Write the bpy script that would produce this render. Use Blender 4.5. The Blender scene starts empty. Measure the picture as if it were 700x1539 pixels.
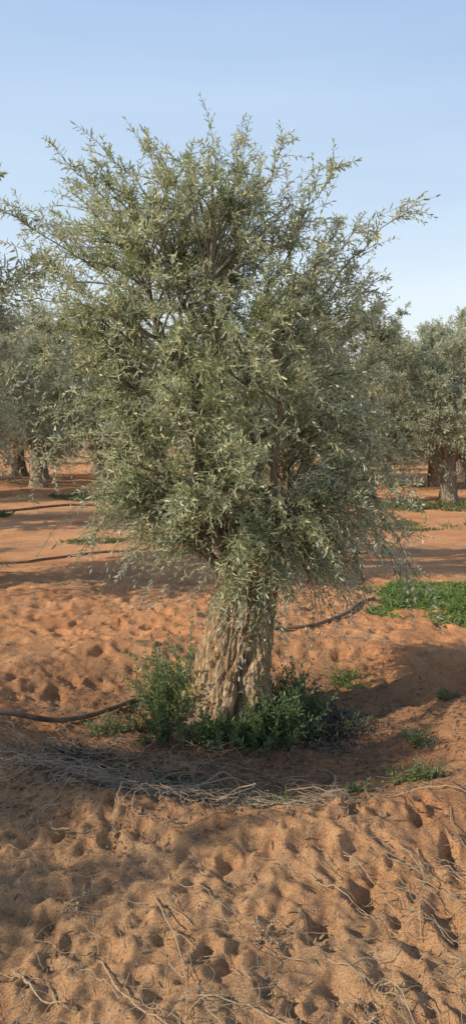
import bpy, math, numpy as np
from mathutils import Vector, noise as mn

rng = np.random.default_rng(7)
scene = bpy.context.scene
COL = scene.collection
TREE = (0.02, 4.68)
SUN_AZ = np.array([-0.93, -0.36]); SUN_AZ /= np.linalg.norm(SUN_AZ)
SUN_EL = math.radians(29)

# ------------------------------------------------------------------ helpers
def nrm(a):
    return a / np.maximum(np.linalg.norm(a, axis=-1, keepdims=True), 1e-9)

def mesh_np(name, V, F, mat, smooth=False, tint=None):
    V = np.asarray(V, dtype=np.float32).reshape(-1, 3); F = np.asarray(F, dtype=np.int32).reshape(-1, 4)
    me = bpy.data.meshes.new(name)
    me.vertices.add(len(V)); me.vertices.foreach_set('co', V.ravel())
    me.loops.add(F.size); me.polygons.add(len(F))
    me.polygons.foreach_set('loop_start', np.arange(0, F.size, 4, dtype=np.int32))
    me.loops.foreach_set('vertex_index', F.ravel())
    me.polygons.foreach_set('use_smooth', np.full(len(F), smooth, dtype=bool))
    if tint is not None:
        at = me.attributes.new('tint', 'FLOAT_COLOR', 'POINT')
        c = np.ones((len(V), 4), dtype=np.float32); c[:, :3] = tint
        at.data.foreach_set('color', c.ravel())
    me.update(calc_edges=True)
    me.materials.append(mat)
    return me

def obj_of(me, name, parent=None, loc=(0, 0, 0)):
    o = bpy.data.objects.new(name, me); COL.objects.link(o)
    o.location = loc
    if parent: o.parent = parent
    return o

def tag(o, label, cat, group=None, kind=None):
    o['label'] = label; o['category'] = cat
    if group: o['group'] = group
    if kind: o['kind'] = kind

class Acc:
    def __init__(s): s.V = []; s.F = []; s.T = []; s.n = 0
    def add(s, V, F, T=None):
        V = V.reshape(-1, 3)
        s.V.append(V); s.F.append(F.reshape(-1, 4) + s.n); s.n += len(V)
        s.T.append(T if T is not None else np.full((len(V), 3), .5))
    def get(s):
        return np.concatenate(s.V), np.concatenate(s.F), np.concatenate(s.T)

def tubes(P, R, S=4):
    N, K, _ = P.shape
    T = nrm(np.gradient(P, axis=1))
    m = nrm(P[:, -1] - P[:, 0])
    ref = np.where(np.abs(m[:, 2:3]) > .75, np.array([[1., 0, 0]]), np.array([[0., 0, 1]]))[:, None, :]
    A = nrm(np.cross(T, ref)); B = np.cross(T, A)
    a = np.arange(S) * 2 * np.pi / S
    V = P[:, :, None] + R[:, :, None, None] * (np.cos(a)[None, None, :, None] * A[:, :, None] + np.sin(a)[None, None, :, None] * B[:, :, None])
    idx = np.arange(N * K * S).reshape(N, K, S)
    nx = np.roll(idx, -1, axis=2)
    F = np.stack([idx[:, :-1], idx[:, 1:], nx[:, 1:], nx[:, :-1]], axis=-1)
    return V.reshape(-1, 3), F.reshape(-1, 4)

def leaves(B, D, Nn, L, W):
    D = nrm(D); X = nrm(np.cross(D, Nn)); N2 = np.cross(X, D)
    M = len(B)
    prm = [(0, 0, 0), (.3, .46, .10), (.72, .36, .02), (1, 0, -.35), (.72, -.36, .02), (.3, -.46, .10)]
    V = np.zeros((M, 6, 3))
    for i, (t, w, n) in enumerate(prm):
        V[:, i] = B + D * (t * L)[:, None] + X * (w * W)[:, None] + N2 * (n * W)[:, None]
    o = (np.arange(M) * 6)[:, None]
    F = np.concatenate([o + np.array([[0, 1, 2, 3]]), o + np.array([[0, 3, 4, 5]])])
    return V.reshape(-1, 3), F

def shoot_leaves(base, dr, L, droop, nn, LL, LW, rng, wood, leaf, rad=.0022, drop=.1, tb=None):
    """leafy shoots with opposite leaf pairs"""
    N = len(base); dr = nrm(dr)
    side = nrm(np.cross(dr, rng.normal(size=(N, 3))))
    bend = rng.normal(0, .2, N)
    def pos(t):
        return base[:, None] + dr[:, None] * (L[:, None] * t)[..., None] + side[:, None] * ((bend * L)[:, None] * t ** 2)[..., None] \
            + np.array([0, 0, -1.]) * ((droop * L)[:, None] * t ** 2)[..., None]
    def tan(t):
        return nrm(dr[:, None] + side[:, None] * (bend[:, None] * 2 * t)[..., None] + np.array([0, 0, -1.]) * (droop[:, None] * 2 * t)[..., None])
    tk = np.tile(np.linspace(0, 1, 5), (N, 1))
    P = pos(tk); R = rad * (1 - .6 * tk)
    V, F = tubes(P, R, 3)
    wood.add(V, F)
    tj = np.tile(np.linspace(.1, 1, nn), (N, 1)) + rng.normal(0, .01, (N, nn))
    Pj = pos(tj); Tj = tan(tj)
    ref = nrm(rng.normal(size=(N, 1, 3)))
    A = nrm(np.cross(Tj, ref)); Bv = np.cross(Tj, A)
    ph = (np.arange(nn) * (np.pi / 2))[None] + rng.uniform(0, 6.28, (N, 1)) + rng.normal(0, .35, (N, nn))
    tbv = tb if tb is not None else np.full(N, .5)
    for s in (0, np.pi):
        rd = np.cos(ph + s)[..., None] * A + np.sin(ph + s)[..., None] * Bv
        ang = np.radians(64 - 34 * tj ** 2 + rng.normal(0, 16, (N, nn)))
        D = Tj * np.cos(ang)[..., None] + rd * np.sin(ang)[..., None]
        Nn = Tj * np.sin(ang)[..., None] - rd * np.cos(ang)[..., None] + rng.normal(0, .35, (N, nn, 3)) + np.array([0, 0, .25])
        ll = LL * rng.uniform(.6, 1.25, (N, nn)) * (1 - .35 * tj ** 3)
        lw = LW * rng.uniform(.75, 1.25, (N, nn)) * (1 - .25 * tj ** 3)
        keep = (rng.random((N, nn)) > drop).ravel()
        t0 = np.clip(tbv[:, None] + rng.normal(0, .25, (N, nn)), 0, 1).ravel()[keep]
        t1 = rng.random((N, nn)).ravel()[keep]; t2 = tj.ravel()[keep]
        V, F = leaves(Pj.reshape(-1, 3)[keep], D.reshape(-1, 3)[keep], Nn.reshape(-1, 3)[keep], ll.ravel()[keep], lw.ravel()[keep])
        leaf.add(V, F, np.repeat(np.stack([t0, t1, t2], 1), 6, axis=0))

# ------------------------------------------------------------------ materials
def new_mat(name):
    m = bpy.data.materials.new(name); m.use_nodes = True
    nt = m.node_tree; nt.nodes.clear()
    out = nt.nodes.new('ShaderNodeOutputMaterial')
    return m, nt, out

def N_(nt, typ, **kw):
    n = nt.nodes.new(typ)
    for k, v in kw.items():
        if k in n.inputs: n.inputs[k].default_value = v
        else: setattr(n, k, v)
    return n

def ramp(nt, fac, stops):
    r = nt.nodes.new('ShaderNodeValToRGB'); e = r.color_ramp.elements
    while len(e) < len(stops): e.new(.5)
    for i, (p, c) in enumerate(stops):
        e[i].position = p; e[i].color = (*c, 1) if len(c) == 3 else c
    nt.links.new(fac, r.inputs[0]); return r

def mix(nt, fac, a, b, mode='MIX'):
    m = nt.nodes.new('ShaderNodeMix'); m.data_type = 'RGBA'; m.blend_type = mode
    if isinstance(fac, (int, float)): m.inputs[0].default_value = fac
    else: nt.links.new(fac, m.inputs[0])
    for s, v in ((6, a), (7, b)):
        if isinstance(v, tuple): m.inputs[s].default_value = (*v, 1)
        else: nt.links.new(v, m.inputs[s])
    return m.outputs[2]

def leaf_mat(name, dark, light, under, warm, transl=.22, rough=.42):
    m, nt, out = new_mat(name)
    at = N_(nt, 'ShaderNodeAttribute', attribute_name='tint')
    sep = N_(nt, 'ShaderNodeSeparateColor'); nt.links.new(at.outputs['Color'], sep.inputs[0])
    c = mix(nt, sep.outputs[0], dark, light)
    w = ramp(nt, sep.outputs[1], [(.0, (0, 0, 0)), (.7, (0, 0, 0)), (1., (1, 1, 1))])
    c = mix(nt, w.outputs[0], c, warm)
    geo = N_(nt, 'ShaderNodeNewGeometry')
    c2 = mix(nt, geo.outputs['Backfacing'], c, under)
    p = N_(nt, 'ShaderNodeBsdfPrincipled', Roughness=rough)
    p.inputs['Specular IOR Level'].default_value = .5
    nt.links.new(c2, p.inputs['Base Color'])
    t = N_(nt, 'ShaderNodeBsdfTranslucent')
    c3 = mix(nt, .5, c, (.38, .41, .14)); nt.links.new(c3, t.inputs['Color'])
    ms = N_(nt, 'ShaderNodeMixShader'); ms.inputs[0].default_value = transl
    nt.links.new(p.outputs[0], ms.inputs[1]); nt.links.new(t.outputs[0], ms.inputs[2])
    nt.links.new(ms.outputs[0], out.inputs[0])
    return m

def bark_mat(name, a, b, c, scale=1.0, bump=.5, zs=.3, bd=.04):
    m, nt, out = new_mat(name)
    tc = N_(nt, 'ShaderNodeTexCoord'); mp = N_(nt, 'ShaderNodeMapping')
    mp.inputs['Scale'].default_value = (scale, scale, scale * zs)
    nt.links.new(tc.outputs['Object'], mp.inputs[0])
    n1 = N_(nt, 'ShaderNodeTexNoise', Scale=26.0, Detail=9.0, Roughness=.72, Distortion=.8); nt.links.new(mp.outputs[0], n1.inputs['Vector'])
    n2 = N_(nt, 'ShaderNodeTexNoise', Scale=6.0, Detail=6.0); nt.links.new(tc.outputs['Object'], n2.inputs['Vector'])
    v = N_(nt, 'ShaderNodeTexVoronoi', Scale=34.0, feature='DISTANCE_TO_EDGE')
    wv = N_(nt, 'ShaderNodeVectorMath', operation='ADD'); nt.links.new(mp.outputs[0], wv.inputs[0])
    sc = N_(nt, 'ShaderNodeVectorMath', operation='SCALE'); nt.links.new(n1.outputs['Color'], sc.inputs[0]); sc.inputs['Scale'].default_value = .09
    nt.links.new(sc.outputs[0], wv.inputs[1]); nt.links.new(wv.outputs[0], v.inputs['Vector'])
    col = ramp(nt, n1.outputs[0], [(.34, a), (.46, b), (.64, c)])
    n2r = ramp(nt, n2.outputs[0], [(.5, (0, 0, 0)), (.72, (.45, .45, .45))])
    col2 = mix(nt, n2r.outputs[0], col.outputs[0], (a[0] * 1.7, a[1] * 1.45, a[2] * 1.2))
    crack = ramp(nt, v.outputs['Distance'], [(.0, (.33, .26, .21)), (.08, (1, 1, 1))])
    col3 = mix(nt, .55, col2, crack.outputs[0], 'MULTIPLY')
    p = N_(nt, 'ShaderNodeBsdfPrincipled', Roughness=.9); p.inputs['Specular IOR Level'].default_value = .15
    nt.links.new(col3, p.inputs['Base Color'])
    ad = N_(nt, 'ShaderNodeMath', operation='ADD'); nt.links.new(n1.outputs[0], ad.inputs[0])
    ml = N_(nt, 'ShaderNodeMath', operation='MINIMUM'); nt.links.new(v.outputs['Distance'], ml.inputs[0]); ml.inputs[1].default_value = .15
    nt.links.new(ml.outputs[0], ad.inputs[1])
    bp = N_(nt, 'ShaderNodeBump', Strength=bump, Distance=bd); nt.links.new(ad.outputs[0], bp.inputs['Height'])
    nt.links.new(bp.outputs[0], p.inputs['Normal'])
    nt.links.new(p.outputs[0], out.inputs[0])
    return m

def plain_mat(name, a, b, scale=20, rough=.8, spec=.2, bump=.2):
    m, nt, out = new_mat(name)
    tc = N_(nt, 'ShaderNodeTexCoord')
    n1 = N_(nt, 'ShaderNodeTexNoise', Scale=float(scale), Detail=5.0); nt.links.new(tc.outputs['Object'], n1.inputs['Vector'])
    col = ramp(nt, n1.outputs[0], [(.35, a), (.65, b)])
    p = N_(nt, 'ShaderNodeBsdfPrincipled', Roughness=rough); p.inputs['Specular IOR Level'].default_value = spec
    nt.links.new(col.outputs[0], p.inputs['Base Color'])
    bp = N_(nt, 'ShaderNodeBump', Strength=bump, Distance=.01); nt.links.new(n1.outputs[0], bp.inputs['Height'])
    nt.links.new(bp.outputs[0], p.inputs['Normal'])
    nt.links.new(p.outputs[0], out.inputs[0])
    return m

M_leaf = leaf_mat('olive_leaf', (.19, .245, .13), (.54, .585, .39), (.62, .66, .54), (.78, .74, .40), .38, .33)
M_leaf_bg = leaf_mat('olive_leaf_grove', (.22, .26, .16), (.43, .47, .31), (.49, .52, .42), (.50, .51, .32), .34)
M_leaf_mid = leaf_mat('olive_leaf_haze_tint', (.35, .39, .27), (.52, .555, .40), (.57, .60, .49), (.57, .58, .40), .36)  # mid-distance haze painted in as lighter leaf colours
M_leaf_haze = leaf_mat('far_leaf_haze_tint', (.46, .49, .44), (.57, .60, .53), (.61, .64, .60), (.58, .60, .50), .36)  # far haze painted in as still paler, greyer leaf colours
M_sucker = leaf_mat('sucker_leaf', (.055, .10, .035), (.17, .24, .085), (.23, .29, .17), (.25, .30, .1), .3)
M_grass = leaf_mat('grass', (.06, .13, .03), (.18, .30, .07), (.15, .26, .065), (.34, .34, .13), .35, .5)
M_grass2 = leaf_mat('dull_weeds', (.08, .11, .045), (.17, .20, .08), (.15, .18, .08), (.27, .25, .12), .3, .6)
M_dry = leaf_mat('dry_straw', (.28, .19, .12), (.56, .43, .28), (.40, .31, .2), (.66, .53, .36), .05, .7)
M_litter = leaf_mat('leaf_litter', (.06, .045, .035), (.24, .165, .10), (.14, .11, .085), (.34, .26, .15), .0, .7)
M_darklit = leaf_mat('dark_litter', (.05, .042, .034), (.13, .10, .075), (.09, .075, .06), (.20, .15, .10), .0, .7)
M_bark = bark_mat('olive_bark', (.31, .185, .10), (.75, .53, .32), (.86, .68, .46), 1.0, 1.0, .30, .05)
M_limb = bark_mat('olive_limb_bark', (.12, .10, .075), (.21, .18, .135), (.29, .25, .19), 2.0, .5)
M_bark_bg = bark_mat('olive_bark_distant', (.15, .115, .09), (.28, .225, .165), (.37, .30, .22), 1.0, .5)
M_twig = plain_mat('twig_bark', (.13, .12, .08), (.27, .25, .17), 40)
M_deadwood = leaf_mat('dead_twig', (.17, .125, .09), (.48, .38, .27), (.32, .25, .18), (.68, .56, .41), 0, .8)
M_hose = plain_mat('weathered_pipe', (.10, .075, .055), (.24, .175, .125), 14, .75, .25)

# sand
def sand():
    m, nt, out = new_mat('orange_sand')
    geo = N_(nt, 'ShaderNodeNewGeometry'); P = geo.outputs['Position']
    def noise(s, d=6., r=.55):
        n = N_(nt, 'ShaderNodeTexNoise', Scale=s, Detail=d, Roughness=r); nt.links.new(P, n.inputs['Vector']); return n.outputs[0]
    big, mid, fine, grain = noise(.45, 4.), noise(2.3, 6., .6), noise(30., 7., .75), noise(150., 4., .7)
    at = N_(nt, 'ShaderNodeAttribute', attribute_name='tint')
    sp = N_(nt, 'ShaderNodeSeparateColor'); nt.links.new(at.outputs['Color'], sp.inputs[0])
    c = ramp(nt, mid, [(.3, (.72, .32, .14)), (.5, (.84, .41, .195)), (.7, (.87, .49, .255))]).outputs[0]
    c = mix(nt, ramp(nt, big, [(.4, (0, 0, 0)), (.65, (.6, .6, .6))]).outputs[0], c, (.83, .50, .27))
    tan_ = ramp(nt, mid, [(.3, (.62, .385, .205)), (.7, (.80, .545, .32))]).outputs[0]
    c = mix(nt, sp.outputs[1], c, tan_)
    f = ramp(nt, fine, [(.34, (.5, .48, .46)), (.47, (.93, .93, .92)), (.7, (1.08, 1.07, 1.05))]).outputs[0]
    c = mix(nt, .7, c, f, 'MULTIPLY')
    g = ramp(nt, grain, [(.33, (.5, .47, .45)), (.5, (1, 1, 1)), (.68, (1.2, 1.17, 1.14))]).outputs[0]
    c = mix(nt, .85, c, g, 'MULTIPLY')
    deb = noise(1.1, 7., .7)
    dm = ramp(nt, deb, [(.49, (0, 0, 0)), (.63, (.8, .8, .8))]).outputs[0]
    dm2 = mix(nt, 1.0, dm, ramp(nt, noise(60., 4., .8), [(.42, (0, 0, 0)), (.56, (1, 1, 1))]).outputs[0], 'MULTIPLY')
    c = mix(nt, dm2, c, (.28, .18, .11))
    c = mix(nt, sp.outputs[0], c, (.37, .20, .11))  # darker soil colour, with basin shade painted in around the trunk
    p = N_(nt, 'ShaderNodeBsdfPrincipled', Roughness=.95); p.inputs['Specular IOR Level'].default_value = .1
    nt.links.new(c, p.inputs['Base Color'])
    b1 = N_(nt, 'ShaderNodeBump', Strength=.95, Distance=.035); nt.links.new(fine, b1.inputs['Height'])
    b2 = N_(nt, 'ShaderNodeBump', Strength=1.0, Distance=.010); nt.links.new(grain, b2.inputs['Height'])
    nt.links.new(b1.outputs[0], b2.inputs['Normal']); nt.links.new(b2.outputs[0], p.inputs['Normal'])
    nt.links.new(p.outputs[0], out.inputs[0])
    return m
M_sand = sand()

# ------------------------------------------------------------------ grove layout (x, y, scale, rotation, variant, haze)
grove = [
    (-5.2, 1.9, 1.04, .3, 0, 0), (-4.9, -0.55, .92, 1.9, 1, 0), (-3.75, 8.3, 1.5, 2.9, 1, 0), (-7.6, 13.8, 1.4, 5.1, 0, 0),
    (-7.0, 20.5, 1.8, 1.0, 1, 1), (-6.5, 27.0, 1.75, 3.1, 0, 1), (-3.9, 29.5, 1.6, .6, 1, 1), (5.2, 19.4, 1.2, 2.0, 0, 1), (4.6, 24.5, 1.5, 4.4, 1, 1),
    (2.6, 28.0, 1.6, 5.6, 0, 1), (7.9, 26.5, 1.6, .9, 0, 1), (-.6, 25.5, 1.6, 1.4, 0, 1), (5.9, 9.4, 1.0, 3.6, 1, 0), (6.0, 4.2, 1.0, .9, 0, 0),
    (-10.5, 19.0, 1.6, 2.7, 0, 0), (-10.5, 27.0, 1.7, .2, 1, 1), (8.6, 21.5, 1.5, 1.1, 1, 1), (-9.5, 9.0, 1.1, 1.5, 1, 0), (-5.7, 23.5, 1.35, 2.5, 0, 1),
    (3.2, 19.5, 1.45, 3.3, 1, 0), (6.3, 25.0, 1.5, 2.2, 1, 1), (-8.2, 24.5, 1.5, 2.2, 1, 1)]
# ------------------------------------------------------------------ ground
tab = rng.random((256, 256))
def vnoise(x, y):
    xi = np.floor(x).astype(int); yi = np.floor(y).astype(int); fx = x - xi; fy = y - yi
    fx = fx * fx * (3 - 2 * fx); fy = fy * fy * (3 - 2 * fy)
    g = lambda a, b: tab[a % 256, b % 256]
    return (g(xi, yi) * (1 - fx) + g(xi + 1, yi) * fx) * (1 - fy) + (g(xi, yi + 1) * (1 - fx) + g(xi + 1, yi + 1) * fx) * fy - .5
def fbm(x, y, s, o=4):
    r = 0; a = 1
    for i in range(o):
        r = r + a * vnoise(x / s + 17.3 * i, y / s + 9.1 * i); s = s / 2.1; a *= .5
    return r

def march(start, end, f):
    v = [start]
    while v[-1] < end: v.append(v[-1] + f(v[-1]))
    return v
def fx(x): return .010 if x < 1.2 else (.010 + .025 * (x - 1.2) if x < 5 else .1 + .15 * (x - 5))
xp = march(0, 500, fx)
xs = np.array([-v for v in xp[:0:-1]] + xp)
yp = march(1.6, 600, lambda y: .004 * y if y < 12 else .07 + .12 * (y - 12))
yn = march(0, 200, lambda d: .05 + .2 * d)
ys = np.array([1.6 - v for v in yn[:0:-1]] + yp)
X, Y = np.meshgrid(xs, ys, indexing='ij')
dist = np.hypot(X, Y - 2)
near = np.exp(-(dist / 14) ** 2)
H = fbm(X, Y, 6, 3) * .14 + fbm(X, Y, 1.1, 3) * .05 * np.clip(near + .2, 0, 1) + fbm(X, Y, .28, 4) * .028 * near
H += fbm(X, Y, 60, 3) * .7 * np.clip((dist - 25) / 60, 0, 1)
rr = np.hypot((X - TREE[0]) * .86, (Y - TREE[1])) + fbm(X, Y, .9, 2) * .22
rimk = 1 - .55 / (1 + np.exp(-(Y - TREE[1]) * 3))
H += .13 * rimk * np.exp(-((rr - 1.45) / .22) ** 2) - .10 * np.exp(-(rr / 1.15) ** 4) + .14 * np.exp(-(rr / .38) ** 2)
for gx, gy, sc, ro, va, hz_ in grove:
    r2 = np.hypot(X - gx, Y - gy) + fbm(X, Y, .9, 2) * .3
    H += .06 * np.exp(-((r2 - 1.5) / .3) ** 2) + .12 * np.exp(-(r2 / .6) ** 2)
H += .02 * np.sin(Y * 2.6 + 1.5 * fbm(X, Y, 3, 2) + .25 * X) * np.exp(-((Y - 9) / 3.5) ** 2)
def dimples(n, x0, x1, y0, y1, s0, s1, dep):
    for _ in range(n):
        cx, cy = rng.uniform(x0, x1), rng.uniform(y0, y1)
        if np.hypot(cx - TREE[0], cy - TREE[1]) < .5: continue
        k = 2 if rng.random() < .35 else 1
        for m in range(k):
            if m: cx += rng.normal(0, .05); cy += rng.normal(0, .05)
            s = rng.uniform(s0, s1); e = rng.uniform(1.0, 1.9); th = rng.normal(1.3, .9)
            i0, i1 = np.searchsorted(xs, [cx - 3.4 * s, cx + 3.4 * s]); j0, j1 = np.searchsorted(ys, [cy - 3.4 * s, cy + 3.4 * s])
            if i1 <= i0 or j1 <= j0: continue
            dx = X[i0:i1, j0:j1] - cx; dy = Y[i0:i1, j0:j1] - cy
            u = (dx * math.cos(th) + dy * math.sin(th)) / (s * e); v = (-dx * math.sin(th) + dy * math.cos(th)) / s
            wob = 1 + .6 * fbm(X[i0:i1, j0:j1], Y[i0:i1, j0:j1], .07, 2)
            q = (u * u + v * v) * wob ** 2
            a = dep * rng.uniform(.15, 1.15)
            H[i0:i1, j0:j1] += -a * np.exp(-q ** 1.15) + a * .36 * np.exp(-((np.sqrt(q) - 1.4) / .5) ** 2) * (1 + .6 * np.sign(u) * np.minimum(abs(u), 1))
dimples(860, -1.8, 1.8, 1.7, 3.3, .022, .048, .021)
dimples(240, -2.2, 2.2, 3.2, 5.2, .03, .05, .009)
dimples(2500, -3.5, 4.5, 4.9, 9.5, .035, .072, .017)
H += fbm(X, Y, .07, 4) * .018 * np.exp(-(dist / 6) ** 2)
NX, NY = H.shape
V = np.stack([X, Y, H], -1).reshape(-1, 3)
ix = np.arange(NX * NY).reshape(NX, NY)
F = np.stack([ix[:-1, :-1], ix[1:, :-1], ix[1:, 1:], ix[:-1, 1:]], -1).reshape(-1, 4)
soil_shade = np.clip(1.2 - rr / 1.4, 0, 1) * .9 + np.clip(fbm(X, Y, .35, 3), 0, 1) * .4 * (rr < 1.6)  # dark soil around the trunk, also painted shade where no shadow reaches
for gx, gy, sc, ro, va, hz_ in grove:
    soil_shade = np.maximum(soil_shade, np.clip(1.2 - np.hypot(X - gx, Y - gy) / 1.6, 0, 1) * .6)
soil_shade = np.clip(soil_shade, 0, .9)
tanm = np.clip((4.0 - Y) / 1.3 + fbm(X, Y, .8, 3) * .8, 0, 1) * .7
me = mesh_np('ground', V, F, M_sand, True, np.stack([soil_shade, tanm, soil_shade], -1).reshape(-1, 3))
g = obj_of(me, 'ground')
tag(g, 'reddish orange sandy ground covered in footprints', 'ground', kind='structure')

def hgt(x, y):
    x = np.atleast_1d(np.asarray(x, float)); y = np.atleast_1d(np.asarray(y, float))
    i = np.clip(np.searchsorted(xs, x) - 1, 0, NX - 2); j = np.clip(np.searchsorted(ys, y) - 1, 0, NY - 2)
    a = (x - xs[i]) / (xs[i + 1] - xs[i]); b = (y - ys[j]) / (ys[j + 1] - ys[j])
    return (H[i, j] * (1 - a) + H[i + 1, j] * a) * (1 - b) + (H[i, j + 1] * (1 - a) + H[i + 1, j + 1] * a) * b

# ------------------------------------------------------------------ trunk
def angd(a, b): return (a - b + np.pi) % (2 * np.pi) - np.pi
def trunk_mesh(acc, h, r0, r1, seed, nt=72, nz=60, furrows=(), lean=(0, 0), amp=1.0, flares=(), knots=()):
    th = np.linspace(0, 2 * np.pi, nt, endpoint=False); zz = np.linspace(-.15, h, nz)
    V = np.zeros((nz, nt, 3))
    for k, z in enumerate(zz):
        t = max(z, 0) / h
        R = r0 + (r1 - r0) * t ** .6 + .05 * r0 / .22 * math.exp(-max(z, 0) / .12)
        if t > .85: R *= 1 - .3 * ((t - .85) / .15) ** 2
        cx = lean[0] * (t - .3) + .015 * math.sin(z * 5 + seed); cy = lean[1] * t
        for j, a in enumerate(th):
            tw = a + z * .2
            f = 1 + amp * (.07 * math.cos(2 * tw + seed) + .03 * math.cos(5 * tw + 2 * seed + z * 1.5))
            p = Vector((math.cos(a) * 2.2, math.sin(a) * 2.2, z * 2.8 + seed * 7))
            f += amp * .14 * (mn.fractal(p, 1., 2., 4))
            p2 = Vector((math.cos(a) * 9, math.sin(a) * 9, z * 5 + seed * 3))
            f += amp * .07 * (.5 - 2 * abs(mn.noise(p2)))
            p3 = Vector((math.cos(a) * 26, math.sin(a) * 26, z * 22 + seed * 3))
            f += amp * .06 * mn.fractal(p3, .7, 2., 4)
            for (fa, fw, fa2, fz) in flares:
                f += fa2 * math.exp(-(angd(a, fa) / fw) ** 2) * math.exp(-max(z, 0) / fz)
            for (ka, kz, kr, kd) in knots:
                q = (angd(a, ka) * .2 / kr) ** 2 + ((z - kz) / (kr * 1.4)) ** 2
                f += kd * math.exp(-q) - kd * .8 * math.exp(-q * 6)
            for (fa, fw, fd, z0, z1) in furrows:
                da = angd(a, fa + .25 * (z - .4) - .10 * math.sin(z * 9) - .06 * math.sin(z * 27))
                wz = min(1, max(0, (z - z0) / .1)) * min(1, max(0, (z1 - z) / .1))
                f -= fd * wz * math.exp(-(da / fw) ** 2)
            V[k, j] = (cx + R * f * math.cos(a), cy + R * f * math.sin(a), z)
    ix = np.arange(nz * nt).reshape(nz, nt); nx = np.roll(ix, -1, 1)
    F = np.stack([ix[:-1], nx[:-1], nx[1:], ix[1:]], -1)
    acc.add(V, F)

def bez(a, b, c, k):
    t = np.linspace(0, 1, k)[:, None]
    return a * (1 - t) ** 2 + 2 * b * t * (1 - t) + c * t ** 2

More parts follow.
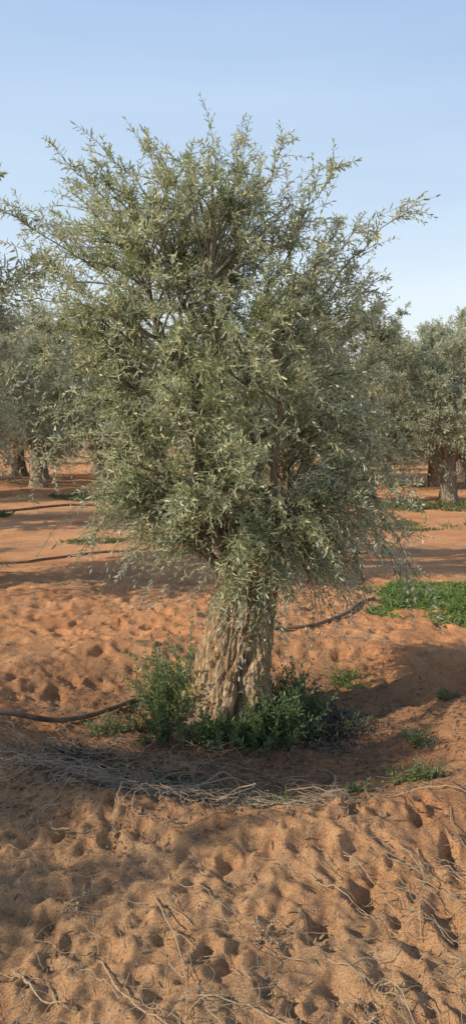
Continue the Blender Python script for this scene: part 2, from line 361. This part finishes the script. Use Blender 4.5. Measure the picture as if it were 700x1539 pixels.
def olive(seed, prof, nclump, nsh, nn, LL, LW, shoot_len, sprays=(), trunk_h=.95, top=(0, 0), low=1.3, nlimb=8, thin=0., up=.42, limb_r=.055, ba=1.0, lift_left=0., sway=1.0):
    r = np.random.default_rng(seed)
    pz, xl, xr, yr = [np.array(v) for v in zip(*prof)]
    limbw, twig, leaf = Acc(), Acc(), Acc()
    z0, z1 = pz[0], pz[-1]
    lim = []
    for i in range(nlimb):
        a = i * 2 * np.pi / nlimb + r.normal(0, .25)
        zt = z0 + (z1 - z0) * r.uniform(.5, .88)
        cx = (np.interp(zt, pz, xl) + np.interp(zt, pz, xr)) / 2; hx = (np.interp(zt, pz, xr) - np.interp(zt, pz, xl)) / 2
        c = np.array([cx + hx * .55 * math.cos(a), np.interp(zt, pz, yr) * .55 * math.sin(a), zt])
        s = np.array([top[0] + .07 * math.cos(a), top[1] + .07 * math.sin(a), trunk_h * .8])
        m = np.array([s[0] + .45 * (c[0] - s[0]) + .16 * math.cos(a), s[1] + .45 * (c[1] - s[1]) + .16 * math.sin(a), s[2] + .35 * (c[2] - s[2])])
        P = bez(s, m, c, 22); P[4:] += np.cumsum(r.normal(0, .009, (18, 3)), 0)
        lim.append(P)
    L = np.array(lim)
    V, F = tubes(L, np.tile(np.linspace(limb_r, .008, 22) * r.uniform(.8, 1.1), (nlimb, 1)), 8)
    limbw.add(V, F)
    LP = L[:, 3:].reshape(-1, 3)
    B = []; SB = []; SD = []; SL = []; ST = []
    for i in range(nclump):
        z = z0 + (z1 - z0) * r.beta(ba, 1.1)
        a = r.uniform(0, 2 * np.pi); rho = r.random() ** .40
        cx = (np.interp(z, pz, xl) + np.interp(z, pz, xr)) / 2; hx = (np.interp(z, pz, xr) - np.interp(z, pz, xl)) / 2; hy = np.interp(z, pz, yr)
        c = np.array([cx + hx * rho * math.cos(a), hy * rho * math.sin(a), z]) + r.normal(0, .08, 3)
        if lift_left and c[0] < -.1 and c[2] < low: c[2] += lift_left * (low - c[2])
        d = np.linalg.norm(LP - c, axis=1) + 1.3 * np.maximum(0, LP[:, 2] - c[2] + .12) + np.abs(np.linalg.norm(LP - c, axis=1) - .45) * .5
        s = LP[np.argmin(d + r.uniform(0, .12, len(d)))]
        m = (s + c) / 2 + np.array([0, 0, .12]) + r.normal(0, .07, 3)
        P = bez(s, m, c, 9); B.append(P)
        q = (z - z0) / (z1 - z0)
        k = int(r.integers(int(nsh * .4), int(nsh * 1.6)) * (1 - thin * q)); tone = np.clip(r.normal(.5, .3), 0, 1)
        t = r.uniform(.25, 1, k) ** .8
        bp = np.stack([np.interp(t, np.linspace(0, 1, 9), P[:, q_]) for q_ in range(3)], 1)
        tanv = nrm(np.stack([np.interp(t, np.linspace(0, 1, 8), np.diff(P, axis=0)[:, q_]) for q_ in range(3)], 1))
        outv = nrm(bp - np.array([cx, 0, bp[:, 2].mean() - .3]))
        lowf = np.clip((low - c[2]) / .5, 0, 1)
        dr = tanv * .45 + outv * .55 + r.normal(0, .5, (k, 3)) + np.array([0, 0, up + .6 * q - (up + .5) * lowf])
        SB.append(bp); SD.append(dr); SL.append(shoot_len * r.gamma(5, 1 / 5., k)); ST.append(np.full(k, tone))
    B = np.array(B)
    V, F = tubes(B, np.tile(np.linspace(.008, .003, 9), (len(B), 1)), 4); twig.add(V, F)
    bs, dr, sl, st = np.concatenate(SB), np.concatenate(SD), np.concatenate(SL), np.concatenate(ST)
    droop = r.uniform(.05, .8, len(bs)) + .3 * np.clip((low - bs[:, 2]) / .5, 0, 1)
    shoot_leaves(bs, dr, sl, droop, nn, LL, LW, r, twig, leaf, tb=st, drop=.12)
    if len(sprays):
        B = []; SB = []; SD = []; SL = []
        for (sx, sz, ex, ez) in sprays:
            y0 = r.normal(0, .15); y1 = y0 + r.normal(0, .22)
            s = np.array([sx, y0, sz]); e = np.array([ex, y1, ez])
            bow = .14 if ez > sz else .22
            P = bez(s, (s + e) / 2 + np.array([.04 * np.sign(ex), 0, bow]) + r.normal(0, .05, 3), e, 12)
            P[2:] += np.cumsum(r.normal(0, .012 * sway, (10, 3)), 0); B.append(P)
            Ls = np.linalg.norm(e - s); k = int(17 * Ls / .6)
            t = np.concatenate([r.uniform(.05, .95, k), [1.]]); k = len(t)
            bp = np.stack([np.interp(t, np.linspace(0, 1, 12), P[:, q]) for q in range(3)], 1)
            tv = nrm(np.stack([np.interp(t, np.linspace(0, 1, 11), np.diff(P, axis=0)[:, q]) for q in range(3)], 1))
            dr = tv * .6 + r.normal(0, .45, (k, 3)) + np.array([0, 0, .55 if ez > sz else -.1]); dr[-1:] = tv[-1:] + r.normal(0, .15, 3)
            SB.append(bp); SD.append(dr); SL.append(r.uniform(.09, .28, k) * np.where(t > .97, .7, 1.25 - .65 * t))
        B = np.array(B)
        V, F = tubes(B, np.tile(np.linspace(.005, .0018, 12), (len(B), 1)), 4); twig.add(V, F)
        bs, dr, sl = np.concatenate(SB), np.concatenate(SD), np.concatenate(SL)
        shoot_leaves(bs, dr, sl, r.uniform(0, .5, len(bs)), 9, LL * .92, LW, r, twig, leaf, drop=.15, tb=np.full(len(bs), .55))
    return limbw, twig, leaf

# ---- main tree
prof = [(.92, -.30, .54, .40), (1.10, -.56, .70, .58), (1.4, -.76, .78, .68), (1.8, -.88, .76, .72), (2.15, -.96, .70, .72),
        (2.5, -1.0, .58, .66), (2.8, -.94, .42, .56), (3.02, -.78, .30, .44), (3.16, -.56, .16, .30)]
sprays = [(.35, 2.3, .98, 2.88), (.4, 2.15, .94, 2.64), (.3, 2.4, .74, 2.94), (.2, 2.5, .56, 3.06), (.0, 2.7, .28, 3.30), (.1, 2.6, .40, 3.12),
          (-.1, 2.7, .06, 3.24), (-.2, 2.7, -.33, 3.30), (-.3, 2.7, -.50, 3.28), (-.2, 2.7, -.18, 3.24), (-.4, 2.7, -.66, 3.24), (-.45, 2.5, -1.08, 3.18), (-.4, 2.6, -.90, 3.18),
          (-.5, 2.3, -1.30, 3.08), (-.5, 2.2, -1.34, 2.76), (-.5, 2.35, -1.24, 2.92), (-.45, 2.6, -.78, 3.2), (.45, 2.0, .90, 2.36), (.5, 1.8, .94, 2.14),
          (-.5, 1.9, -1.2, 1.72), (-.5, 2.0, -1.22, 1.98), (-.5, 1.6, -1.06, 1.45), (.4, 1.5, .94, 1.12), (.35, 1.5, .90, .88), (.4, 1.6, .98, 1.0),
          (.3, 1.4, .76, .74), (.45, 1.8, .95, 1.7), (.5, 1.7, .96, 1.38), (.2, 1.3, .52, .72), (.35, 2.2, .72, 2.68), (-.5, 2.4, -1.16, 3.04),
          (.3, 2.3, .60, 2.9), (-.6, 2.1, -1.28, 2.25), (.4, 1.4, .84, .78), (.35, 1.4, .66, .64), (.45, 1.5, .94, .84), (-.6, 2.2, -1.34, 2.5), (-.35, 1.4, -.78, 1.05),
          (-.3, 1.3, -.58, .92), (.3, 1.4, .44, .72), (.4, 1.5, .74, .68), (.15, 1.3, .30, .84)]
tz = float(hgt(*TREE)[0]) - .06
root = bpy.data.objects.new('olive_tree', None); COL.objects.link(root)
root.location = (TREE[0], TREE[1], tz)
root.empty_display_size = .3
tag(root, 'old olive tree with thick gnarled trunk and dense silvery crown', 'tree')
la, ta, le = olive(17, prof, 385, 14, 11, .048, .0108, .24, sprays, top=(.07, 0), low=1.4, thin=.42, up=.18, limb_r=.032, ba=1.0, lift_left=.3)
tr = Acc()
trunk_mesh(tr, 1.14, .232, .185, 2.3, 260, 200, [(-1.25, .10, .36, .0, .98), (-2.15, .06, .12, .3, .9), (-.6, .08, .14, -.1, .8), (-1.7, .05, .09, -.1, .7), (-2.6, .06, .09, .0, .8)],
           (.17, 0), flares=[(-2.75, .6, .48, .28), (-.3, .5, .22, .14), (-1.9, .3, .14, .16)],
           knots=[(-1.9, .52, .06, .10), (-.9, .38, .05, .10)])
V, F, T = tr.get()
obj_of(mesh_np('trunk', V, F, M_bark, True), 'trunk', root)
V, F, T = la.get()
obj_of(mesh_np('limb', V, F, M_limb, True), 'limb', root)
V, F, T = ta.get()
obj_of(mesh_np('branch', V, F, M_twig, True), 'branch', root)
V, F, T = le.get()
print('main leaves', len(F) // 2)
obj_of(mesh_np('crown', V, F, M_leaf, False, T), 'crown', root)
sw, sl_ = Acc(), Acc(); r = np.random.default_rng(5)
def suck(n, cx, cy, sx, sy, l0, l1, up=1.1, tone=.5):
    bx = r.normal(cx, sx, n); by = r.normal(cy, sy, n)
    bz = hgt(bx + TREE[0], by + TREE[1]) - tz - .01
    b = np.stack([bx, by, bz], 1)
    d = np.stack([bx * .4 + r.normal(0, .32, n), by * .4 + r.normal(0, .32, n), np.full(n, up)], 1)
    shoot_leaves(b, d, r.uniform(l0, l1, n), r.uniform(0, .5, n), 13, .045, .0150, r, sw, sl_, rad=.002, tb=np.clip(r.normal(tone, .25, n), 0, 1))
suck(95, -.36, .08, .09, .12, .25, .66, tone=.65)
suck(40, -.30, -.18, .08, .06, .12, .34, tone=.55)
suck(18, -.44, -.10, .09, .08, .06, .2)
suck(60, -.04, -.36, .14, .04, .08, .26, tone=.35)
suck(60, .20, -.24, .08, .06, .12, .34, tone=.25)
suck(22, .13, -.28, .05, .03, .18, .40, tone=.3)
suck(60, .35, .00, .07, .10, .15, .40, tone=.2)
V, F, T = sw.get(); nV = len(V)
V2, F2, T2 = sl_.get()
so = obj_of(mesh_np('sucker_shoots', np.concatenate([V, V2]), np.concatenate([F, F2 + nV]), M_sucker, False, np.concatenate([T, T2])), 'sucker_shoots', root)
so['label'] = 'green sucker shoots sprouting around the trunk base'

# ---- grove trees (two variants, individually copied)
variants = []
for vi, seed in enumerate((31, 47)):
    q = .08 * vi
    pf = [(.62, -.6, .6, .6), (.95, -1.0, 1.0 - q, 1.0), (1.5, -1.1 - q, 1.1, 1.1), (2.0, -1.05, 1.0 + q, 1.0), (2.45, -.75 - q, .75, .8), (2.8, -.4, .5, .45), (3.05, -.15, .2, .15)]
    sp = [(.3, 2.3, .8, 3.0), (-.3, 2.4, -.6, 3.2), (0, 2.5, .2, 3.3), (-.5, 2., -1.2, 2.6), (.5, 1.9, 1.25, 2.4), (-.2, 2.5, -.1, 3.35), (.2, 2.4, .5, 3.1),
          (.6, 1.8, 1.45, 2.0), (-.6, 1.8, -1.45, 2.1)]
    l2, t2, e2 = olive(seed, pf, 125, 15, 7, .085, .021, .30, sp, low=1.15, nlimb=6, up=.3)
    t_ = Acc(); trunk_mesh(t_, .95, .17, .12, seed * .37, 36, 30)
    V, F, T = l2.get(); t_.add(V, F)
    V, F, T = t2.get(); t_.add(V, F)
    V, F, T = t_.get(); tm = mesh_np('grove_trunk', V, F, M_bark_bg, True)
    V, F, T = e2.get(); cm = mesh_np('grove_crown', V, F, M_leaf_bg, False, T)
    cms = [cm]
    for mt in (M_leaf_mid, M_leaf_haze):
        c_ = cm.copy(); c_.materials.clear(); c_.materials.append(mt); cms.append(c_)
    variants.append((tm, cms))
def put(x, y, sc, ro, va, haze=0, zs=1.0):
    e = bpy.data.objects.new('olive_tree', None); COL.objects.link(e)
    e.location = (x, y, float(hgt(x, y)[0]) - .04); e.rotation_euler = (0, 0, ro); e.scale = (sc, sc, sc * zs)
    tag(e, 'grey-green olive tree standing in the sandy grove' if haze < 2 else 'pale hazy tree at the far edge of the grove', 'tree', 'trees of the olive grove')
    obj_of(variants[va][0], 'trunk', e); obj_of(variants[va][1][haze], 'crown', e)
for gx, gy, sc, ro, va, hz_ in grove: put(gx, gy, sc, ro, va, hz_)
r = np.random.default_rng(3)
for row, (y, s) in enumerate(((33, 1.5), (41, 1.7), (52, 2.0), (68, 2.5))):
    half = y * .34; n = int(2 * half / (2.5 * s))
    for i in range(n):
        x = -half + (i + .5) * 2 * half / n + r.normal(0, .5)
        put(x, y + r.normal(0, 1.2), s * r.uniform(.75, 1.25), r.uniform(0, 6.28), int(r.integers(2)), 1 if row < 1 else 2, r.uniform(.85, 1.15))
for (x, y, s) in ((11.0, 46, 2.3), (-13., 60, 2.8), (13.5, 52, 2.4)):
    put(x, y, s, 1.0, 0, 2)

# ------------------------------------------------------------------ irrigation pipes
def pipe(pts, rad, label, K=90, hw=12):
    pts = np.array(pts, float); n = len(pts)
    t = np.linspace(0, n - 1, K); co = np.zeros((K, 2))
    for k, tv in enumerate(t):
        i = min(int(tv), n - 2); u = tv - i
        p0, p1, p2, p3 = pts[max(i - 1, 0)], pts[i], pts[i + 1], pts[min(i + 2, n - 1)]
        co[k] = .5 * (2 * p1 + (p2 - p0) * u + (2 * p0 - 5 * p1 + 4 * p2 - p3) * u * u + (3 * p1 - p0 - 3 * p2 + p3) * u ** 3)
    z0 = hgt(co[:, 0], co[:, 1])
    mx = np.array([z0[max(0, i - 5):i + 6].max() for i in range(K)])
    ker = np.hanning(2 * hw + 3)[1:-1]
    z = np.convolve(np.pad(mx, hw, 'edge'), ker / ker.sum(), 'valid') + rad * .9
    P = np.column_stack([co, z])[None]
    V, F = tubes(P, np.full((1, K), rad), 12)
    o = obj_of(mesh_np('irrigation_pipe', V, F, M_hose, True), 'irrigation_pipe')
    tag(o, label, 'hose', 'irrigation pipes on the sand')
pipe([(-3.4, 4.18), (-2.0, 4.24), (-1.28, 4.42), (-.95, 4.70), (-.66, 5.02), (-.42, 5.18)], .016, 'dusty black irrigation pipe running to the olive trunk')
pipe([(.10, 6.62), (.40, 6.62), (.72, 6.74), (1.0, 7.08), (1.18, 7.45), (1.36, 7.65)], .016, 'dusty irrigation pipe curving over a sand mound', hw=16)
pipe([(-6, 10.0), (-3.1, 10.3), (-2.5, 10.5), (-1.9, 10.9), (-1.4, 11.0)], .017, 'thin black drip hose lying on the sand')
pipe([(-6.2, 16.4), (-4.8, 16.8), (-4.1, 17.8), (-3.5, 18.3), (-2, 18.1)], .024, 'thin black drip hose lying on the sand')

# ------------------------------------------------------------------ grass & weeds
def blades(n, px, py, h0, h1, w, r, spread=.5):
    z = hgt(px, py); b = np.stack([px, py, z - .004], 1)
    d = np.stack([r.normal(0, spread, n), r.normal(0, spread, n), np.ones(n)], 1)
    nn_ = np.stack([r.normal(0, 1, n), r.normal(0, 1, n), np.full(n, .3)], 1)
    V, F = leaves(b, d, nn_, r.uniform(h0, h1, n) * np.clip(1 + 1.6 * fbm(px, py, .22, 3), .3, 2), w * r.uniform(.7, 1.3, n))
    t0 = np.clip(r.normal(.5, .2, n) + .8 * fbm(px, py, .3, 2), 0, 1)
    return V, F, np.repeat(np.stack([t0, r.random(n), r.random(n)], 1), 6, 0)
r = np.random.default_rng(9)
def patch(cx, cy, ax, ay, n, h0, h1, w, label, name='grass_patch', thr=.05, mat=None, sp=1.2):
    a = r.uniform(0, 6.28, n * 4); q = np.sqrt(r.random(n * 4))
    px = cx + ax * q * np.cos(a); py = cy + ay * q * np.sin(a)
    k = (fbm(px, py, .4, 4) + r.normal(0, .12, n * 4) > thr - .7 * (1 - q)); px = px[k][:n]; py = py[k][:n]
    V, F, T = blades(len(px), px, py, h0, h1, w, r, sp)
    o = obj_of(mesh_np(name, V, F, mat or M_grass, False, T), name)
    tag(o, label, 'grass', kind='stuff')
patch(2.4, 7.75, 1.3, 1.05, 26000, .02, .085, .014, 'patch of fresh green grass on the sand', thr=.08, sp=2.0)
patch(3.3, 14.5, 2.2, 1.0, 1400, .05, .11, .02, 'sparse low weeds around grove trees', thr=.45, mat=M_grass2)
patch(4.8, 18.3, 2.2, 1.0, 2200, .06, .14, .03, 'sparse low weeds around grove trees', thr=.45, mat=M_grass2)
patch(-5.4, 16.0, .9, .7, 1200, .06, .14, .03, 'sparse low weeds around grove trees', thr=.45, mat=M_grass2)
patch(-3.3, 20.5, 2.0, 1.0, 2200, .06, .16, .03, 'sparse low weeds around grove trees', thr=.45, mat=M_grass2)
patch(-1.8, 12.3, 1.0, .5, 900, .04, .10, .016, 'sparse low weeds around grove trees', thr=.45, mat=M_grass2)

def weed(x, y, rad, n, l0, l1, mat=None, label='small green weed growing in the sand', LL=.026):
    w_, l_ = Acc(), Acc()
    bx = r.normal(0, rad * .35, n); by = r.normal(0, rad * .35, n)
    z0 = float(hgt(x, y)[0]); bz = hgt(bx + x, by + y) - z0 - .003
    d = np.stack([bx / rad + r.normal(0, .4, n), by / rad + r.normal(0, .4, n), r.uniform(.25, 1, n)], 1)
    shoot_leaves(np.stack([bx, by, bz], 1), d, r.uniform(l0, l1, n), r.uniform(0, .4, n), 9, LL, .009, r, w_, l_, rad=.0014)
    V, F, T = w_.get(); V2, F2, T2 = l_.get()
    o = obj_of(mesh_np('weed', np.concatenate([V, V2]), np.concatenate([F, F2 + len(V)]), mat or M_sucker, False, np.concatenate([T, T2])), 'weed', loc=(x, y, z0))
    tag(o, label, 'weed', 'weeds in the sand')
weed(.80, 5.35, .16, 40, .06, .16, M_grass)
weed(1.03, 4.32, .07, 18, .05, .11)
weed(.93, 3.84, .11, 40, .06, .15)
weed(-.17, 3.66, .10, 30, .05, .12)
weed(-.33, 3.84, .06, 20, .05, .10)
weed(.22, 3.48, .09, 22, .05, .12)
weed(-.62, 3.85, .08, 22, .04, .10)
weed(.66, 4.6, .11, 28, .05, .14)
weed(-.76, 4.6, .10, 26, .06, .14)
weed(.60, 3.72, .08, 16, .03, .08)
weed(1.35, 4.9, .08, 14, .03, .08)
weed(.1, 2.52, .03, 7, .06, .10, M_dry, 'small dried weed stalk standing in the sand', .014)
weed(-.55, 2.75, .03, 8, .06, .12, M_dry, 'small dried weed stalk standing in the sand', .014)
weed(.42, 2.2, .03, 8, .06, .12, M_dry, 'small dried weed stalk standing in the sand', .014)

# ------------------------------------------------------------------ dead twigs, straw, litter
def lying(n, fxy, l0, l1, r0, r1, th_m, th_s, r, curl=.3, K=11, lift=.02, arch=.0):
    cx, cy = fxy(n); th = r.normal(th_m, th_s, n); L = r.uniform(l0, l1, n); cu = r.normal(0, curl, n)
    t = np.linspace(-.5, .5, K)
    a = th[:, None] + cu[:, None] * t[None] * 2 + .25 * np.sin(t[None] * 9 + r.uniform(0, 6, (n, 1)))
    dx = np.cumsum(np.cos(a), 1) / K * L[:, None]; dy = np.cumsum(np.sin(a), 1) / K * L[:, None]
    px = cx[:, None] + dx - dx.mean(1, keepdims=True); py = cy[:, None] + dy - dy.mean(1, keepdims=True)
    z = hgt(px.ravel(), py.ravel()).reshape(n, K); z = np.maximum(z, (z.mean(1, keepdims=True) + z) / 2)
    z += r.uniform(.0, lift, (n, 1)) + .003 + arch * r.random((n, 1)) * (1 - 4 * t[None] ** 2) * L[:, None] + r.normal(0, .25, (n, 1)) * lift * t[None] * 2
    P = np.stack([px, py, z], -1); R = (r.uniform(r0, r1, n))[:, None] * np.linspace(1, .5, K)[None]
    V, F = tubes(P, R, 5)
    T = np.repeat(np.stack([np.clip(r.normal(.5, .3, n), 0, 1), r.random(n), r.random(n)], 1), K * 5, 0)
    return V, F, T
r = np.random.default_rng(21)
acc = Acc()
acc.add(*lying(430, lambda n: (r.normal(-.60, .40, n), r.normal(3.72, .25, n)), .06, .44, .0009, .0028, .2, 1.7, r, lift=.055, arch=.12, curl=1.2))
acc.add(*lying(200, lambda n: (r.uniform(-.45, .5, n), 3.52 + r.normal(0, .14, n)), .06, .36, .0009, .0026, -.15, 1.6, r, lift=.05, arch=.12, curl=1.2))
acc.add(*lying(250, lambda n: (r.normal(-1.05, .35, n), r.normal(3.82, .27, n)), .06, .42, .0009, .0028, .2, 1.7, r, lift=.05, arch=.11, curl=1.2))
V, F, T = acc.get()
o = obj_of(mesh_np('twig_pile', V, F, M_deadwood, True, T), 'twig_pile'); tag(o, 'tangled pile of dry pruned twigs on the sand', 'twigs', kind='stuff')

acc = Acc()
acc.add(*lying(240, lambda n: (r.uniform(-1.3, 1.4, n), r.uniform(1.85, 3.1, n)), .05, .28, .0007, .0018, .6, 1.2, r, lift=.015, arch=.08))
acc.add(*lying(130, lambda n: (r.normal(.95, .3, n), r.normal(2.6, .25, n)), .08, .35, .0007, .0020, -.7, .6, r, lift=.03, arch=.08))
acc.add(*lying(300, lambda n: (r.uniform(-2.2, 2.2, n), r.uniform(3.2, 5.8, n)), .05, .25, .0008, .002, .3, 1.2, r, lift=.015, arch=.05))
acc.add(*lying(260, lambda n: (r.uniform(-1.2, 1.2, n), r.uniform(1.8, 2.35, n)), .06, .24, .0007, .0018, 1.2, .7, r, lift=.03, arch=.2))
V, F, T = acc.get()
o = obj_of(mesh_np('dry_straw', V, F, M_dry, True, T), 'dry_straw'); tag(o, 'scattered thin dry straw stalks on the sand', 'straw', kind='stuff')

def stick(pts, rad, label, lift=.01, name='dead_stick', hs=None):
    pts = np.array(pts, float); n = len(pts); K = 40
    t = np.linspace(0, n - 1, K); co = np.zeros((K, 2))
    for k, tv in enumerate(t):
        i = min(int(tv), n - 2); u = tv - i
        p0, p1, p2, p3 = pts[max(i - 1, 0)], pts[i], pts[i + 1], pts[min(i + 2, n - 1)]
        co[k] = .5 * (2 * p1 + (p2 - p0) * u + (2 * p0 - 5 * p1 + 4 * p2 - p3) * u * u + (3 * p1 - p0 - 3 * p2 + p3) * u ** 3)
    z = hgt(co[:, 0], co[:, 1]); z = np.convolve(np.pad(z, 4, 'edge'), np.ones(9) / 9, 'valid'); z = np.maximum(z, hgt(co[:, 0], co[:, 1])) + rad
    hh = np.interp(np.linspace(0, 1, K), np.linspace(0, 1, len(hs)), hs) if hs else lift * np.sin(np.linspace(0, np.pi, K))
    P = np.column_stack([co, z + hh])[None]
    V, F = tubes(P, np.linspace(rad, rad * .45, K)[None], 6)
    T = np.tile(np.array([[.8, .5, .5]]), (len(V), 1))
    o = obj_of(mesh_np(name, V, F, M_dry, True, T), name)
    tag(o, label, 'stick', 'dry sticks lying on the sand')
cv = 'pale curled dry vine lying on sand'
stick([(-.34, 3.34), (-.2, 3.56), (-.05, 3.74), (.03, 3.64), (.0, 3.44), (-.1, 3.34)], .0038, cv, hs=[0, .06, .12, .08, .03, 0], name='dry_vine')
stick([(-.5, 3.42), (-.25, 3.50), (0, 3.70), (.18, 3.62), (.30, 3.46), (.45, 3.38)], .0033, cv, hs=[0, .07, .10, .03, .05, 0], name='dry_vine')
stick([(-.1, 3.38), (.02, 3.56), (.1, 3.5), (.05, 3.36), (-.06, 3.32), (-.12, 3.44)], .0033, cv, hs=[0, .08, .12, .08, .03, 0], name='dry_vine')
stick([(-.2, 3.36), (.05, 3.35), (.25, 3.31), (.42, 3.33)], .0034, 'long thin dead stick on sand ridge')
ds = 'pale thin dead stick lying on sand'
stick([(-.28, 2.75), (-.2, 2.5), (-.14, 2.25), (-.13, 2.02)], .0028, ds, .03)
stick([(-.42, 2.42), (-.33, 2.22), (-.18, 2.08), (-.05, 2.05)], .003, ds, .02)
stick([(-.66, 2.36), (-.58, 2.26), (-.46, 2.2)], .004, ds, .02)
stick([(.28, 2.85), (.38, 2.72), (.50, 2.6)], .0026, ds, .02)
stick([(.72, 3.0), (.70, 2.8), (.64, 2.62), (.62, 2.5)], .0026, ds, .03)
stick([(.6, 3.45), (.8, 3.42), (1.0, 3.33), (1.2, 3.2)], .003, ds, .02)
stick([(.45, 2.3), (.49, 2.15), (.5, 1.98)], .0026, ds, .05)
stick([(-.1, 2.2), (.05, 2.15), (.2, 2.03)], .0026, ds, .02)
stick([(.85, 2.75), (.98, 2.6), (1.15, 2.5)], .003, ds, .04)
stick([(.82, 2.65), (.95, 2.58), (1.1, 2.42)], .0026, ds, .05)

def litter(n, fxy, l, w, mat, label, flat=.35, zj=.012):
    x, y = fxy(n); z = hgt(x, y) + r.uniform(.002, zj, n)
    d = np.stack([r.normal(0, 1, n), r.normal(0, 1, n), r.normal(0, flat, n)], 1)
    nn_ = np.stack([r.normal(0, flat, n), r.normal(0, flat, n), np.where(r.random(n) < .5, 1., -1.)], 1)
    V, F = leaves(np.stack([x, y, z], 1), d, nn_, l * r.uniform(.6, 1.2, n), w * r.uniform(.6, 1.2, n))
    T = np.repeat(np.stack([r.random(n), r.random(n), r.random(n)], 1), 6, 0)
    o = obj_of(mesh_np('leaf_litter', V, F, mat, False, T), 'leaf_litter'); tag(o, label, 'leaf litter', kind='stuff')
litter(5000, lambda n: (r.normal(0, .8, n), r.normal(4.25, .55, n)), .045, .010, M_litter, 'fallen dry olive leaves scattered around the trunk')
litter(6000, lambda n: (r.uniform(-2.2, 2.2, n), r.uniform(1.8, 8, n)), .03, .007, M_litter, 'fallen dry olive leaves scattered over the sand')
litter(2500, lambda n: (r.normal(-.5, .55, n), r.normal(3.65, .28, n)), .03, .009, M_darklit, 'small dark debris among the dry twigs', .5)
litter(2200, lambda n: (r.normal(.50, .13, n), r.normal(4.6, .15, n)), .04, .014, M_darklit, 'dark heap of leaf litter beside trunk', .7, .03)  # dark-coloured leaves clustered to the right of the trunk
litter(900, lambda n: (r.normal(-.85, .12, n), r.normal(4.1, .14, n)), .04, .012, M_darklit, 'dark patch of rotted leaf litter', .5)

# ------------------------------------------------------------------ light, sky, camera
w = bpy.data.worlds.new('World'); scene.world = w; w.use_nodes = True
nt = w.node_tree; bg = nt.nodes['Background']
sky = nt.nodes.new('ShaderNodeTexSky'); sky.sky_type = 'NISHITA'; sky.sun_disc = False
sky.sun_elevation = SUN_EL; sky.sun_rotation = math.atan2(SUN_AZ[0], SUN_AZ[1])
sky.air_density = 1.0; sky.dust_density = 2.0; sky.ozone_density = 1.5; sky.altitude = 100
tc = nt.nodes.new('ShaderNodeTexCoord'); sx = nt.nodes.new('ShaderNodeSeparateXYZ'); nt.links.new(tc.outputs['Generated'], sx.inputs[0])
hz = ramp(nt, sx.outputs[2], [(.0, (6.6, 6.8, 6.8)), (.12, (6.1, 6.7, 7.0)), (.24, (4.9, 6.0, 7.1)), (.44, (3.3, 4.5, 6.4)), (.62, (1.4, 2.1, 3.5))])
mp = nt.nodes.new('ShaderNodeMapping'); mp.inputs['Scale'].default_value = (1.2, 1.2, 9.0); mp.inputs['Rotation'].default_value = (0, .25, 0)
nt.links.new(tc.outputs['Generated'], mp.inputs[0])
cn = nt.nodes.new('ShaderNodeTexNoise'); cn.inputs['Scale'].default_value = 1.2; cn.inputs['Detail'].default_value = 3
nt.links.new(mp.outputs[0], cn.inputs['Vector'])
cr = ramp(nt, cn.outputs[0], [(.35, (.94, .95, .97)), (.65, (1.06, 1.05, 1.03))])
c1 = mix(nt, .85, sky.outputs[0], hz.outputs[0])
c1 = mix(nt, 1.0, c1, cr.outputs[0], 'MULTIPLY')
nt.links.new(c1, bg.inputs[0]); bg.inputs[1].default_value = .145
ld = bpy.data.lights.new('sun', 'SUN'); ld.energy = 5.0; ld.angle = math.radians(.5); ld.color = (1, .86, .67)
lo = bpy.data.objects.new('sun', ld); COL.objects.link(lo)
S = Vector((SUN_AZ[0] * math.cos(SUN_EL), SUN_AZ[1] * math.cos(SUN_EL), math.sin(SUN_EL)))
lo.rotation_euler = S.to_track_quat('Z', 'Y').to_euler(); lo.location = (-20, -6, 20)
cd = bpy.data.cameras.new('camera'); co = bpy.data.objects.new('camera', cd); COL.objects.link(co)
co.location = (0, 0, 1.6 + float(hgt(0, 3.0)[0])); co.rotation_euler = (math.radians(90 - 5.7), 0, 0)
cd.sensor_fit = 'VERTICAL'; cd.sensor_height = 24; cd.lens = 12 / math.tan(math.radians(32.5))
cd.clip_start = .05; cd.clip_end = 2000
scene.camera = co
scene.view_settings.view_transform = 'Standard'; scene.view_settings.look = 'None'
scene.view_settings.exposure = 0; scene.view_settings.gamma = 1
print('cam z', co.location.z, 'tree z', tz)
